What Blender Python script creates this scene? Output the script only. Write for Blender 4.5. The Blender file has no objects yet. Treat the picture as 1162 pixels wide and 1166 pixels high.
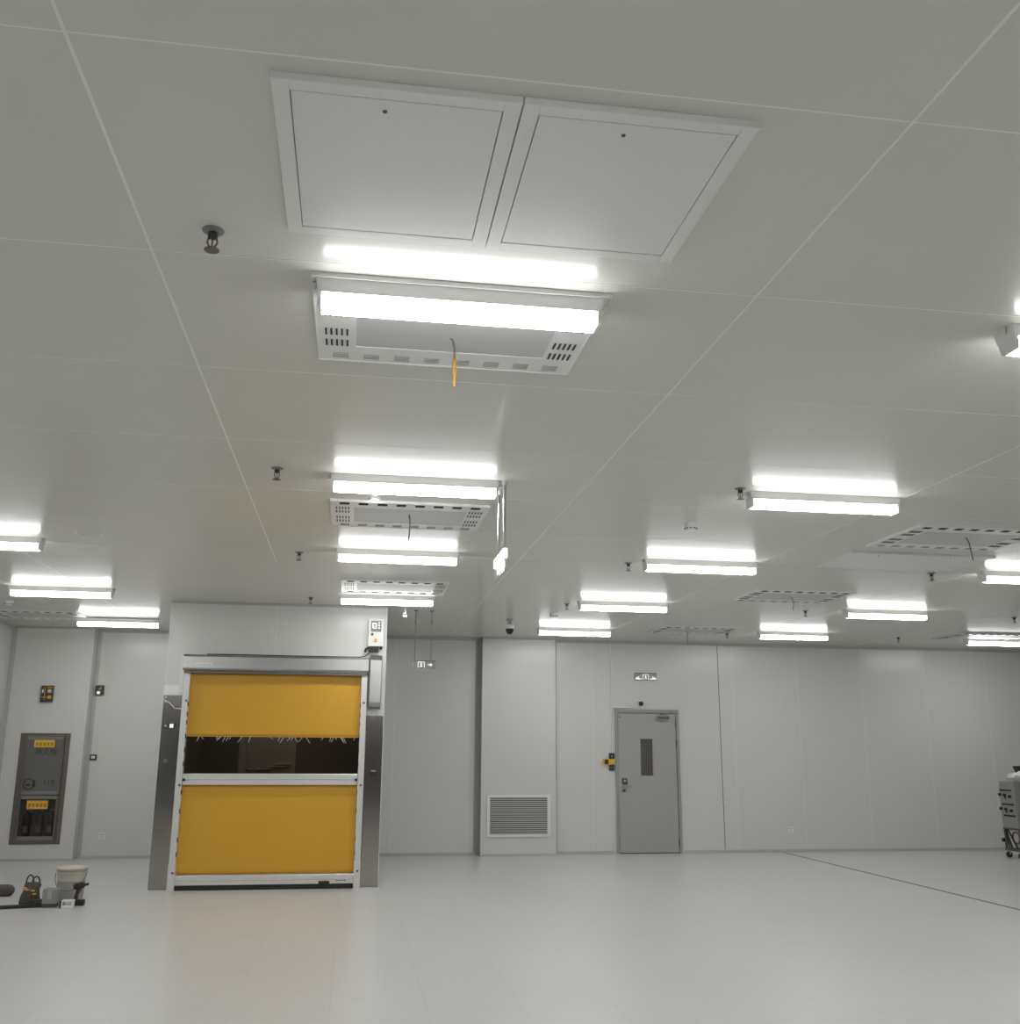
import bpy, bmesh, math, random
from mathutils import Vector, Matrix
random.seed(4)
SC = bpy.context.scene
COL = SC.collection
PI = math.pi
H = 3.15

# ------------------------------------------------------------------ materials
def mat(name, col, rough=0.5, metal=0.0, spec=0.5, emit=None, strength=0.0, coat=0.0, noise=0.0, nscale=8.0, bump=0.0, alpha=1.0):
    m = bpy.data.materials.new(name); m.use_nodes = True
    nt = m.node_tree; b = nt.nodes['Principled BSDF']
    b.inputs['Base Color'].default_value = (*col, 1)
    b.inputs['Roughness'].default_value = rough
    b.inputs['Metallic'].default_value = metal
    b.inputs['Specular IOR Level'].default_value = spec
    b.inputs['Coat Weight'].default_value = coat
    b.inputs['Alpha'].default_value = alpha
    if emit:
        b.inputs['Emission Color'].default_value = (*emit, 1)
        b.inputs['Emission Strength'].default_value = strength
    if noise or bump:
        tc = nt.nodes.new('ShaderNodeTexCoord'); n = nt.nodes.new('ShaderNodeTexNoise')
        n.inputs['Scale'].default_value = nscale; n.inputs['Detail'].default_value = 3
        nt.links.new(tc.outputs['Object'], n.inputs['Vector'])
        if noise:
            mx = nt.nodes.new('ShaderNodeMix'); mx.data_type = 'RGBA'
            mx.inputs[6].default_value = (*[c*(1-noise) for c in col], 1)
            mx.inputs[7].default_value = (*[min(1, c*(1+noise)) for c in col], 1)
            nt.links.new(n.outputs['Fac'], mx.inputs[0]); nt.links.new(mx.outputs[2], b.inputs['Base Color'])
        if bump:
            bp = nt.nodes.new('ShaderNodeBump'); bp.inputs['Strength'].default_value = bump; bp.inputs['Distance'].default_value = 0.01
            nt.links.new(n.outputs['Fac'], bp.inputs['Height']); nt.links.new(bp.outputs['Normal'], b.inputs['Normal'])
    return m

M_CEIL = mat('ceiling_paint', (0.645, 0.650, 0.600), 0.34, spec=0.15, coat=0.26, noise=0.015, nscale=1.5)
M_CEIL.node_tree.nodes['Principled BSDF'].inputs['Coat Roughness'].default_value = 0.11
M_SEAM = mat('ceiling_joint', (0.80, 0.81, 0.78), 0.35)
M_WALL = mat('wall_paint', (0.675, 0.672, 0.65), 0.25, spec=0.5, noise=0.02, nscale=0.8)
M_WSEAM = mat('wall_joint', (0.73, 0.73, 0.71), 0.4)
M_DARKGAP = mat('dark_gap', (0.10, 0.095, 0.085), 0.7)
M_COVE = mat('cove_aluminium_shaded', (0.44, 0.44, 0.42), 0.45)  # aluminium darkened in colour for the shade along the coves
M_WHITE = mat('white_powder_coat', (0.78, 0.78, 0.765), 0.35)
M_PANEL = mat('white_hatch_paint', (0.745, 0.745, 0.725), 0.4)
M_SLOTG = mat('slot_grey', (0.42, 0.42, 0.40), 0.6)
M_UNIT = mat('unit_black', (0.055, 0.048, 0.04), 0.45)
M_HBAR = mat('cabinet_bar_grey', (0.21, 0.21, 0.20), 0.35)
M_REAR = mat('rear_wall_dark', (0.16, 0.155, 0.15), 0.6)
M_ESC = mat('escutcheon_grey', (0.20, 0.20, 0.19), 0.4)
M_CENTRE = mat('vent_recess_shade', (0.56, 0.56, 0.545), 0.45)  # darker than the frame, paints in the shading of the recess
M_YCAB = mat('yellow_sleeve', (0.42, 0.23, 0.025), 0.6)
M_SLOT = mat('slot_black', (0.045, 0.04, 0.035), 0.8)
M_LAMP = mat('lamp_diffuser', (0.9, 0.9, 0.9), 0.4, emit=(1.0, 1.0, 1.0), strength=17.0)
M_LAMPS = mat('lamp_diffuser_side', (0.9, 0.9, 0.9), 0.4, emit=(1.0, 1.0, 1.0), strength=8.5)
M_LAMP.node_tree.nodes['Principled BSDF'].inputs['Emission Strength'].default_value = 21.0
M_SPOT = mat('spot_bulb', (0.9, 0.9, 0.9), 0.4, emit=(1.0, 0.98, 0.94), strength=25.0)
M_SIGNLIT = mat('sign_lit', (0.8, 0.9, 0.85), 0.3, emit=(0.95, 1.0, 0.98), strength=0.75)
M_STEEL = mat('stainless_steel', (0.34, 0.325, 0.30), 0.14, metal=1.0, noise=0.05, nscale=3)
M_BRUSH = mat('brushed_steel', (0.44, 0.44, 0.425), 0.30, metal=1.0, noise=0.04, nscale=30)
M_ALU = mat('aluminium_profile', (0.72, 0.72, 0.71), 0.38, metal=0.35, noise=0.03, nscale=20)
M_FILM = mat('protective_film', (0.86, 0.86, 0.87), 0.3, bump=0.8, nscale=18)
M_YELLOW = mat('yellow_pvc', (0.70, 0.375, 0.030), 0.42, noise=0.04, nscale=2.0)
M_BLACK = mat('black_rubber', (0.02, 0.018, 0.016), 0.6)
M_BLACKP = mat('black_plastic', (0.03, 0.028, 0.025), 0.35)
M_DARKM = mat('dark_bronze_metal', (0.17, 0.15, 0.13), 0.4, metal=0.6)
M_BOLT = mat('bolt_steel', (0.15, 0.15, 0.15), 0.4, metal=0.8)
M_DOOR = mat('door_paint', (0.40, 0.405, 0.385), 0.4, noise=0.02, nscale=4)
M_DFRAME = mat('door_frame_paint', (0.33, 0.335, 0.325), 0.4)
M_PANE = mat('wired_glass', (0.09, 0.075, 0.06), 0.15)
M_WIRE = mat('glass_wire', (0.28, 0.26, 0.23), 0.4)
M_CHROME = mat('chrome', (0.6, 0.6, 0.6), 0.15, metal=1.0)
M_GREYPL = mat('grey_plastic', (0.36, 0.36, 0.35), 0.4)
M_DISP = mat('display_grey', (0.15, 0.15, 0.14), 0.3)
M_ORANGE = mat('amber_plastic', (0.75, 0.38, 0.03), 0.4)
M_STICK = mat('sticker_yellow', (0.80, 0.46, 0.05), 0.5)
M_SIGNG = mat('sign_glass', (0.25, 0.26, 0.25), 0.15, spec=0.6)
M_SIGNW = mat('sign_white', (0.85, 0.87, 0.85), 0.4, emit=(1, 1, 1), strength=0.35)
M_BUCKET = mat('translucent_plastic', (0.62, 0.58, 0.50), 0.4, noise=0.12, nscale=12)
M_BUCKETD = mat('bucket_grime', (0.36, 0.35, 0.33), 0.6, noise=0.2, nscale=25)
M_CLOTH = mat('brown_canvas', (0.09, 0.078, 0.065), 0.85, noise=0.3, nscale=40)
M_PIPE = mat('dark_foam', (0.085, 0.075, 0.068), 0.8)
M_CARTG = mat('cart_grey', (0.30, 0.30, 0.285), 0.4, noise=0.08, nscale=10)
M_CARTB = mat('cart_brown', (0.14, 0.12, 0.10), 0.45)
M_BAG = mat('white_plastic_bag', (0.75, 0.75, 0.73), 0.35, bump=0.6, nscale=22)
M_BOXG = mat('grey_cardboard', (0.26, 0.26, 0.25), 0.6, noise=0.15, nscale=14)
M_INNER = mat('booth_lining', (0.22, 0.21, 0.195), 0.35, metal=0.4)
M_WIRECAB = mat('cable_grey', (0.12, 0.11, 0.10), 0.5)

def floor_mat():
    m = mat('floor_vinyl', (0.66, 0.655, 0.64), 0.30, spec=0.4)
    nt = m.node_tree; b = nt.nodes['Principled BSDF']; N = nt.nodes.new; Lk = nt.links.new
    tc = N('ShaderNodeTexCoord'); sp = N('ShaderNodeSeparateXYZ'); Lk(tc.outputs['Object'], sp.inputs[0])
    def line(out, off):
        a = N('ShaderNodeMath'); a.operation = 'SUBTRACT'; Lk(out, a.inputs[0]); a.inputs[1].default_value = off
        d = N('ShaderNodeMath'); d.operation = 'PINGPONG'; Lk(a.outputs[0], d.inputs[0]); d.inputs[1].default_value = 0.285
        l = N('ShaderNodeMath'); l.operation = 'LESS_THAN'; Lk(d.outputs[0], l.inputs[0]); l.inputs[1].default_value = 0.004
        return l.outputs[0]
    lx = line(sp.outputs[0], 0.51-0.285*100); ly = line(sp.outputs[1], 0.2-0.285*100)
    mx = N('ShaderNodeMath'); mx.operation = 'MAXIMUM'; Lk(lx, mx.inputs[0]); Lk(ly, mx.inputs[1])
    n = N('ShaderNodeTexNoise'); n.inputs['Scale'].default_value = 0.7; n.inputs['Detail'].default_value = 4; Lk(tc.outputs['Object'], n.inputs['Vector'])
    sm = N('ShaderNodeMix'); sm.data_type = 'RGBA'
    sm.inputs[6].default_value = (0.59, 0.59, 0.585, 1); sm.inputs[7].default_value = (0.66, 0.66, 0.65, 1); Lk(n.outputs['Fac'], sm.inputs[0])
    # scattered scuffs and grey smears
    n2 = N('ShaderNodeTexNoise'); n2.inputs['Scale'].default_value = 3.2; n2.inputs['Detail'].default_value = 6; Lk(tc.outputs['Object'], n2.inputs['Vector'])
    r2 = N('ShaderNodeMapRange'); r2.inputs[1].default_value = 0.60; r2.inputs[2].default_value = 0.72; r2.inputs[3].default_value = 0; r2.inputs[4].default_value = 0.14
    Lk(n2.outputs['Fac'], r2.inputs[0])
    s2 = N('ShaderNodeMix'); s2.data_type = 'RGBA'; Lk(r2.outputs[0], s2.inputs[0]); Lk(sm.outputs[2], s2.inputs[6]); s2.inputs[7].default_value = (0.42, 0.42, 0.41, 1)
    f = N('ShaderNodeMath'); f.operation = 'MULTIPLY'; Lk(mx.outputs[0], f.inputs[0]); f.inputs[1].default_value = 0.16
    fin = N('ShaderNodeMix'); fin.data_type = 'RGBA'; Lk(f.outputs[0], fin.inputs[0]); Lk(s2.outputs[2], fin.inputs[6]); fin.inputs[7].default_value = (0.33, 0.33, 0.32, 1)
    Lk(fin.outputs[2], b.inputs['Base Color'])
    return m
M_FLOOR = floor_mat()

def clear_pvc():
    m = bpy.data.materials.new('clear_dark_pvc'); m.use_nodes = True
    nt = m.node_tree; nt.nodes.clear(); N = nt.nodes.new
    o = N('ShaderNodeOutputMaterial'); t = N('ShaderNodeBsdfTransparent'); t.inputs[0].default_value = (0.66, 0.62, 0.55, 1)
    g = N('ShaderNodeBsdfGlossy'); g.inputs['Roughness'].default_value = 0.08; g.inputs[0].default_value = (0.8, 0.8, 0.8, 1)
    fr = N('ShaderNodeFresnel'); fr.inputs[0].default_value = 1.3
    mx = N('ShaderNodeMixShader'); nt.links.new(fr.outputs[0], mx.inputs[0]); nt.links.new(t.outputs[0], mx.inputs[1]); nt.links.new(g.outputs[0], mx.inputs[2])
    nt.links.new(mx.outputs[0], o.inputs[0])
    return m
M_PVC = clear_pvc()
def smoked_glass():
    m = bpy.data.materials.new('cabinet_glass'); m.use_nodes = True
    nt = m.node_tree; nt.nodes.clear(); N = nt.nodes.new
    o = N('ShaderNodeOutputMaterial'); t = N('ShaderNodeBsdfTransparent'); t.inputs[0].default_value = (0.72, 0.70, 0.66, 1)
    g = N('ShaderNodeBsdfGlossy'); g.inputs['Roughness'].default_value = 0.12; g.inputs[0].default_value = (0.8, 0.8, 0.8, 1)
    fr = N('ShaderNodeFresnel'); fr.inputs[0].default_value = 1.45
    mx = N('ShaderNodeMixShader'); nt.links.new(fr.outputs[0], mx.inputs[0]); nt.links.new(t.outputs[0], mx.inputs[1]); nt.links.new(g.outputs[0], mx.inputs[2])
    nt.links.new(mx.outputs[0], o.inputs[0])
    return m
M_CGLASS = smoked_glass()
M_CHAZE = mat('glass_reflection_haze', (0.22, 0.22, 0.21), 0.3, alpha=0.62)  # grey haze in the colour stands for a reflection on the pane

# ------------------------------------------------------------------ mesh builder
class MB:
    def __init__(s): s.v = []; s.f = []; s.m = []; s.sm = []
    def add(s, vs, fs, mi=0, smooth=False):
        b = len(s.v); s.v += [tuple(v) for v in vs]
        for f in fs: s.f.append([b+i for i in f]); s.m.append(mi); s.sm.append(smooth)
        return s
    def box(s, x0, x1, y0, y1, z0, z1, mi=0):
        vs = [(x, y, z) for z in (z0, z1) for y in (y0, y1) for x in (x0, x1)]
        return s.add(vs, [(0,2,3,1),(4,5,7,6),(0,1,5,4),(2,6,7,3),(0,4,6,2),(1,3,7,5)], mi)
    def prism(s, poly, axis, a, b, mi=0, cap=True):
        """poly: list of 2D points in the plane perpendicular to axis, extruded a..b"""
        def P(p, t): return (t, p[0], p[1]) if axis == 'x' else ((p[0], t, p[1]) if axis == 'y' else (p[0], p[1], t))
        n = len(poly); vs = [P(p, a) for p in poly] + [P(p, b) for p in poly]
        fs = [(i, (i+1) % n, n+(i+1) % n, n+i) for i in range(n)]
        if cap: fs += [tuple(range(n))[::-1], tuple(range(n, 2*n))]
        return s.add(vs, fs, mi)
    def tube(s, pts, r, seg=10, mi=0, closed=True, r_list=None):
        pts = [Vector(p) for p in pts]; rings = []; up = None
        for i, p in enumerate(pts):
            d = (pts[min(i+1, len(pts)-1)] - pts[max(i-1, 0)]).normalized()
            if up is None: up = Vector((0, 0, 1)) if abs(d.z) < .9 else Vector((1, 0, 0))
            a = d.cross(up).normalized(); up = a.cross(d).normalized()
            rr = r_list[i] if r_list else r
            rings.append([p + rr*(math.cos(2*PI*k/seg)*a + math.sin(2*PI*k/seg)*up) for k in range(seg)])
        vs = [v for R in rings for v in R]
        fs = [(i*seg+k, i*seg+(k+1) % seg, (i+1)*seg+(k+1) % seg, (i+1)*seg+k) for i in range(len(pts)-1) for k in range(seg)]
        s.add(vs, fs, mi, True)
        if closed: s.add(rings[0], [tuple(range(seg))[::-1]], mi); s.add(rings[-1], [tuple(range(seg))], mi)
        return s
    def lathe(s, prof, cx, cy, seg=24, mi=0, smooth=True):
        """prof: list of (r,z)"""
        vs = [(cx+r*math.cos(2*PI*k/seg), cy+r*math.sin(2*PI*k/seg), z) for r, z in prof for k in range(seg)]
        fs = [(i*seg+k, i*seg+(k+1) % seg, (i+1)*seg+(k+1) % seg, (i+1)*seg+k) for i in range(len(prof)-1) for k in range(seg)]
        s.add(vs, fs, mi, smooth)
        s.add(vs[:seg], [tuple(range(seg))[::-1]], mi); s.add(vs[-seg:], [tuple(range(seg))], mi)
        return s
    def build(s, name, mats, parent=None, bevel=0.0):
        me = bpy.data.meshes.new(name)
        off = Vector(parent['_o']) if parent is not None and '_o' in parent else Vector((0, 0, 0))
        me.from_pydata([tuple(Vector(v)-off) for v in s.v], [], s.f)
        for m in (mats if isinstance(mats, (list, tuple)) else [mats]): me.materials.append(m)
        for p, mi, sm in zip(me.polygons, s.m, s.sm): p.material_index = mi; p.use_smooth = sm
        bm = bmesh.new(); bm.from_mesh(me); bmesh.ops.recalc_face_normals(bm, faces=bm.faces); bm.to_mesh(me); bm.free()
        o = bpy.data.objects.new(name, me); COL.objects.link(o)
        if parent is not None:
            o.parent = parent; o['_o'] = tuple(off)
        if bevel:
            md = o.modifiers.new('bevel', 'BEVEL'); md.width = bevel; md.segments = 2; md.limit_method = 'ANGLE'; md.angle_limit = 0.8
        return o

def thing(name, label, cat, loc, group=None, kind=None):
    o = bpy.data.objects.new(name, None); COL.objects.link(o); o.location = loc; o['_o'] = tuple(loc)
    o.empty_display_size = 0.1
    if label: o['label'] = label
    if cat: o['category'] = cat
    if group: o['group'] = group
    if kind: o['kind'] = kind
    return o
def tag(o, label, cat, group=None):
    o['label'] = label; o['category'] = cat
    if group: o['group'] = group
    return o
def struct(name, mb, mats, parent=None, bevel=0):
    o = mb.build(name, mats, parent, bevel)
    if parent is None: o['kind'] = 'structure'
    return o
def copy_tree(o, parent=None):
    c = o.copy(); COL.objects.link(c); c.parent = parent
    for ch in o.children: copy_tree(ch, c)
    return c
def text_part(txt, size, mtl, parent, loc, name, width=None, rot=(PI/2, 0, 0)):
    cu = bpy.data.curves.new(name, 'FONT'); cu.body = txt; cu.size = size; cu.extrude = 0.0008
    cu.align_x = 'CENTER'; cu.align_y = 'CENTER'
    t = bpy.data.objects.new(name+'_tmp', cu); COL.objects.link(t)
    dg = bpy.context.evaluated_depsgraph_get(); me = bpy.data.meshes.new_from_object(t.evaluated_get(dg))
    bpy.data.objects.remove(t); me.name = name
    if width:
        w = max(v.co.x for v in me.vertices)-min(v.co.x for v in me.vertices)
        for v in me.vertices: v.co.x *= width/w
    me.materials.clear(); me.materials.append(mtl)
    o = bpy.data.objects.new(name, me); COL.objects.link(o); o.parent = parent
    o.location = Vector(loc)-Vector(parent['_o']); o.rotation_euler = rot
    return o

# ------------------------------------------------------------------ setting
XL, XR, YB, YR = -4.75, 11.6, 15.17, -3.4
f = MB().box(XL-.1, XR+.1, YR-.1, YB+.1, -.1, 0)
struct('floor', f, M_FLOOR)
# dark expansion joint running down the floor
struct('trim_1', MB().box(6.55, 6.58, YR, YB-.03, 0.0, 0.0015), M_DARKGAP)

c = MB().box(XL-.1, XR+.1, YR-.1, YB+.1, H, H+.1)
X0 = -0.735
for k in range(-2, 6):
    x = X0+2.152*k
    if XL < x < XR: c.box(x-.0045, x+.0045, YR, 9.2 if k == 0 else YB, H-.0012, H, 1)
for k in range(-5, 7):
    y = 2.165+1.0735*k
    if YR < y < YB: c.box(XL, XR, y-.003, y+.003, H-.001, H, 1)
struct('ceiling', c, [M_CEIL, M_SEAM])

DX0, DX1, DZ = 3.975, 4.985, 2.11
w = MB()
w.box(XL-.1, DX0, YB, YB+.1, 0, H); w.box(DX1, XR+.1, YB, YB+.1, 0, H); w.box(DX0, DX1, YB, YB+.1, DZ, H)
for x in (3.632, 5.893, 6.972, 8.06, 9.16, 10.24, 11.3, 0.62, 1.72, -2.65):
    w.box(x-.004, x+.004, YB-.0012, YB, 0.05, H-.04, 1)
w.box(5.655, 5.665, YB-.0015, YB, 0.05, H, 2)
struct('wall_back', w, [M_WALL, M_WSEAM, M_DARKGAP])
# grey void behind the door opening
struct('wall_corridor', MB().box(DX0-.3, DX1+.3, YB+.6, YB+.65, 0, H), M_WALL)

struct('wall_left', MB().box(XL-.1, XL, YR, YB, 0, H), M_WALL)
struct('wall_right', MB().box(XR, XR+.1, YR, YB, 0, H), M_WALL)
struct('wall_rear', MB().box(XL, XR, YR-.1, YR, 0, H), M_REAR)
# projecting panel wall on the left, with the niche of the hose cabinet
CX0, CX1, CZ0, CZ1 = -4.478, -3.852, 0.225, 1.668
AY, AX = 14.95, -3.66
w = MB(); w.box(XL, CX0, AY, YB, 0, H).box(CX1, AX, AY, YB, 0, H).box(CX0, CX1, AY, YB, 0, CZ0).box(CX0, CX1, AY, YB, CZ1, H)
struct('wall_back_left', w, M_WALL)
PX0, PX1, PY = 1.905, 3.02, 15.0
struct('wall_pier', MB().box(PX0, PX1, PY, YB, 0, H), M_WALL)
# booth (air lock) around the roller door
BX0, BX1, BY = -2.11, 0.37, 11.92
OX0, OX1, OZ = -1.83, 0.11, 2.36
w = MB()
w.box(BX0, OX0, BY, BY+.06, 0, H).box(OX1, BX1, BY, BY+.06, 0, H).box(OX0, OX1, BY, BY+.06, OZ, H)
w.box(BX0, BX0+.06, BY+.06, YB, 0, H).box(BX1-.06, BX1, BY+.06, YB, 0, H)
w.box(-.914, -.908, BY-.0012, BY, 2.56, H, 1)
w.box(BX0, BX0+.012, BY-.002, BY, 2.1, H, 1).box(BX1-.014, BX1, BY-.002, BY, 0, H, 1)
struct('wall_booth', w, [M_WALL, M_WSEAM])
iw = MB().box(OX0-.12, OX1+.12, 13.6, 13.65, 0, H-.01)
iw.box(-1.42, -0.70, 13.585, 13.6, 0.0, 2.0, 1)
iw.box(-1.32, -0.80, 13.575, 13.585, 0.95, 1.75, 2)
for xa, xb, za in ((-1.18, -.98, 1.235), (-1.05, -.80, 1.265), (-.95, -.76, 1.30), (-1.30, -1.24, 1.235)): iw.box(xa, xb, 13.55, 13.575, za, za+.010, 3)  # pale bars stand in for light streaks reflected in the clear strip
struct('wall_booth_inner', iw, [M_INNER, M_DOOR, M_GREYPL, M_WHITE])
bl = bpy.data.lights.new('booth_fill_light', 'POINT'); bl.energy = 6.0; bl.shadow_soft_size = .08  # added light without a fixture, brightens the booth behind the clear strip
bl = bpy.data.objects.new('booth_fill_light', bl); bl.location = (-.86, 12.9, 2.4); COL.objects.link(bl)
struct('wall_booth_lining_left', MB().box(OX0-.10, OX0-.06, BY+.07, 13.6, 0, 2.6), M_INNER)
struct('wall_booth_lining_right', MB().box(OX1+.06, OX1+.10, BY+.07, 13.6, 0, 2.6), M_INNER)
struct('ceiling_booth', MB().box(OX0-.06, OX1+.06, BY+.07, 13.6, 2.5, 2.55), M_INNER)

# coves (quarter-round aluminium profiles)
cnt = [1]
def cove(name, pts, kind, r=.045, mtl=M_COVE):
    """kind 'ceil'/'floor': along x at y=pts[1]; sign gives room side; 'vert': at x,y"""
    mb = MB(); n = 6
    arc = [(1-math.sin(PI/2*i/n), 1-math.cos(PI/2*i/n)) for i in range(n+1)]
    for (typ, a) in pts:
        if typ == 'cx':   # ceiling line along x: x0,x1,y ; room towards -y
            x0, x1, y = a; mb.prism([(y-r*u, H-r*v) for u, v in arc]+[(y, H)], 'x', x0, x1)
        if typ == 'fx':
            x0, x1, y = a; mb.prism([(y-r*u, r*v) for u, v in arc]+[(y, 0)], 'x', x0, x1)
        if typ == 'cy':   # along y at wall x, sgn: room towards +x (1) or -x (-1)
            y0, y1, x, sg = a; mb.prism([(x+sg*r*u, H-r*v) for u, v in arc]+[(x, H)], 'y', y0, y1)
        if typ == 'fy':
            y0, y1, x, sg = a; mb.prism([(x+sg*r*u, r*v) for u, v in arc]+[(x, 0)], 'y', y0, y1)
        if typ == 'v':    # vertical inner corner x,y, sgn of room in x (room towards -y)
            x, y, sg = a; mb.prism([(x+sg*r*u, y-r*v) for u, v in arc]+[(x, y)], 'z', 0, H)
    return struct(name, mb, mtl)
cove('trim_2', [('cx', (PX1, XR, YB)), ('cx', (BX1, PX0, YB)), ('cx', (AX, BX0, YB))], 0)
cove('trim_3', [('cx', (XL, AX, AY)), ('cx', (PX0, PX1, PY)), ('cx', (BX0, BX1, BY))], 0, r=.03)
cove('baseboard_back', [('fx', (PX1, DX0-.03, YB)), ('fx', (DX1+.03, XR, YB)), ('fx', (BX1, PX0, YB)), ('fx', (AX, BX0, YB))], 0, r=.04)
cove('baseboard_left', [('fx', (XL, AX, AY)), ('fx', (PX0, PX1, PY)), ('fy', (YR, AY, XL, 1))], 0, r=.03)
cove('trim_4', [('v', (PX0, YB, -1))], 0, r=.085, mtl=M_DFRAME)  # darker grey paints the shade in the corner beside the pier
cove('trim_8', [('v', (PX1, YB, 1)), ('v', (BX1, YB, 1))], 0, r=.05)
cove('trim_5', [('v', (AX, YB, 1)), ('v', (BX0, YB, -1)), ('v', (XL, AY, 1))], 0, r=.055)
cove('trim_6', [('cy', (YR, AY, XL, 1)), ('cy', (YR, YB, XR, -1)), ('fy', (YR, YB, XR, -1))], 0)
tr = MB()   # light corner beads of the pier and the projecting panel
for x in (PX0, PX1-.035): tr.box(x, x+.035, PY-.003, PY, 0, H)
tr.box(PX0, PX1, PY-.003, PY, H-.05, H-.03)
tr.box(AX-.035, AX, AY-.003, AY, 0, H)
struct('trim_7', tr, M_WALL)

# ------------------------------------------------------------------ steel door in the back wall
d = thing('door_1', None, None, (4.48, YB, 0), kind='structure')
fr = MB(); t = .042
y0, y1 = YB-.03, YB+.1
fr.box(DX0, DX0+t, y0, y1, 0, DZ).box(DX1-t, DX1, y0, y1, 0, DZ).box(DX0+t, DX1-t, y0, y1, DZ-.055, DZ)
fr.build('door_frame', M_DFRAME, d, .004)
LX0, LX1, LZ = DX0+t+.006, DX1-t-.006, DZ-.062
lf = MB(); WX0, WX1, WZ0, WZ1 = 4.372, 4.556, 1.126, 1.664
lf.box(LX0, WX0, YB-.012, YB+.035, .012, LZ).box(WX1, LX1, YB-.012, YB+.035, .012, LZ).box(WX0, WX1, YB-.012, YB+.035, .012, WZ0).box(WX0, WX1, YB-.012, YB+.035, WZ1, LZ)
leaf = lf.build('door_leaf', M_DOOR, d)
wf = MB()
for a in ((WX0-.012, WX0, WZ0-.012, WZ1+.012), (WX1, WX1+.012, WZ0-.012, WZ1+.012), (WX0, WX1, WZ0-.012, WZ0), (WX0, WX1, WZ1, WZ1+.012)):
    wf.box(a[0], a[1], YB-.02, YB-.012, a[2], a[3])
wf.build('window_frame', M_DFRAME, leaf)
pn = MB().box(WX0, WX1, YB, YB+.008, WZ0, WZ1)
for i in range(1, 7): x = WX0+(WX1-WX0)*i/7; pn.box(x-.0015, x+.0015, YB-.002, YB, WZ0, WZ1, 1)
for i in range(1, 21): z = WZ0+(WZ1-WZ0)*i/21; pn.box(WX0, WX1, YB-.002, YB, z-.0015, z+.0015, 1)
pn.build('window_pane', [M_PANE, M_WIRE], leaf)
kp = MB().box(4.072, 4.145, YB-.035, YB-.012, 1.005, 1.085); kp.box(4.088, 4.129, YB-.037, YB-.035, 1.025, 1.068, 1)
kp.build('keypad', [M_BLACKP, M_GREYPL], leaf, .002)
def lever(z, ln):
    h = MB().tube([(4.095, YB-.012, z), (4.095, YB-.02, z)], .026, 16); h.tube([(4.095, YB-.02, z), (4.095, YB-.055, z), (4.108, YB-.06, z), (4.095+ln, YB-.06, z)], .009, 8)
    return h
lever(.967, .12).build('door_handle', M_CHROME, leaf)
k = MB().tube([(4.097, YB-.012, .905), (4.097, YB-.03, .905)], .024, 16); k.box(4.092, 4.102, YB-.045, YB-.03, .885, .92)
k.build('lock_knob', M_DARKM, leaf)
cl = MB().box(4.63, 4.82, YB-.075, YB-.014, 1.955, 2.0); cl.build('closer', M_CHROME, d, .006)
ca = MB().tube([(4.78, YB-.05, 2.0), (4.78, YB-.05, 2.03), (4.66, YB-.12, 2.035), (4.86, YB-.045, 2.06), (4.86, YB-.03, 2.075)], .007, 6); ca.build('closer_arm', M_CHROME, d)
for z in (1.9, 1.60, .15):
    MB().tube([(LX1+.004, YB-.02, z-.055), (LX1+.004, YB-.02, z+.055)], .011, 8).build('hinge', M_DARKM, d)
for x in (4.055, 4.225): MB().tube([(x, YB-.012, 1.993), (x, YB-.015, 1.993)], .012, 10).build('screw_cap', M_BOLT if x < 4.1 else M_GREYPL, leaf)
MB().box(LX0, LX1, YB-.01, YB+.03, 0.0, .012).build('door_seal', M_BLACK, d)
MB().box(LX0-.006, LX0, YB-.008, YB+.03, 0.0, LZ).build('door_seal', M_BLACK, d)
MB().box(LX0, LX1, YB-.008, YB+.03, LZ, LZ+.007).build('door_seal', M_BLACK, d)

# conduit beside the door
o = MB().tube([(3.925, YB-.012, 1.455), (3.928, YB-.012, 3.1)], .010, 8).tube([(3.926, YB-.012, 2.132), (4.36, YB-.012, 2.132)], .008, 8).build('conduit', M_WHITE)
tag(o, 'thin white conduit running up the wall left of the grey steel door', 'conduit')

# access controls left of door
def wallbox(name, label, cat, x0, x1, z0, z1, y, dep, m1, deco, mats):
    t = thing(name, label, cat, ((x0+x1)/2, y, z0))
    MB().box(x0, x1, y-dep, y, z0, z1).build('housing', m1, t, .004)
    for nm, a, mt in deco:
        MB().box(x0+a[0]*(x1-x0), x0+a[1]*(x1-x0), y-dep-.003-(a[4] if len(a) > 4 else 0), y-dep, z0+a[2]*(z1-z0), z0+a[3]*(z1-z0)).build(nm, mt, t)
    return t
wallbox('card_reader', 'small black square card reader above the yellow box, left of the steel door', 'card reader', 3.872, 3.957, 1.372, 1.452, YB, .03, M_BLACKP,
        [('face_mark', (.25, .75, .55, .62), M_GREYPL), ('face_mark', (.42, .58, .2, .55), M_GREYPL)], None)
t = wallbox('call_point', 'yellow emergency call box with a black square switch, left of the steel door', 'call point', 3.778, 3.96, 1.284, 1.368, YB, .035, M_ORANGE,
        [('switch', (.13, .42, .12, .88, .006), M_BLACKP), ('button', (.55, .95, .15, .85, .004), M_STICK)], None)
wallbox('exit_switch', 'small black square switch box below the yellow box, left of the steel door', 'switch', 3.872, 3.954, 1.196, 1.28, YB, .03, M_BLACKP,
        [('face_mark', (.2, .4, .45, .55), M_GREYPL), ('face_mark', (.6, .8, .45, .55), M_GREYPL)], None)
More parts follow.
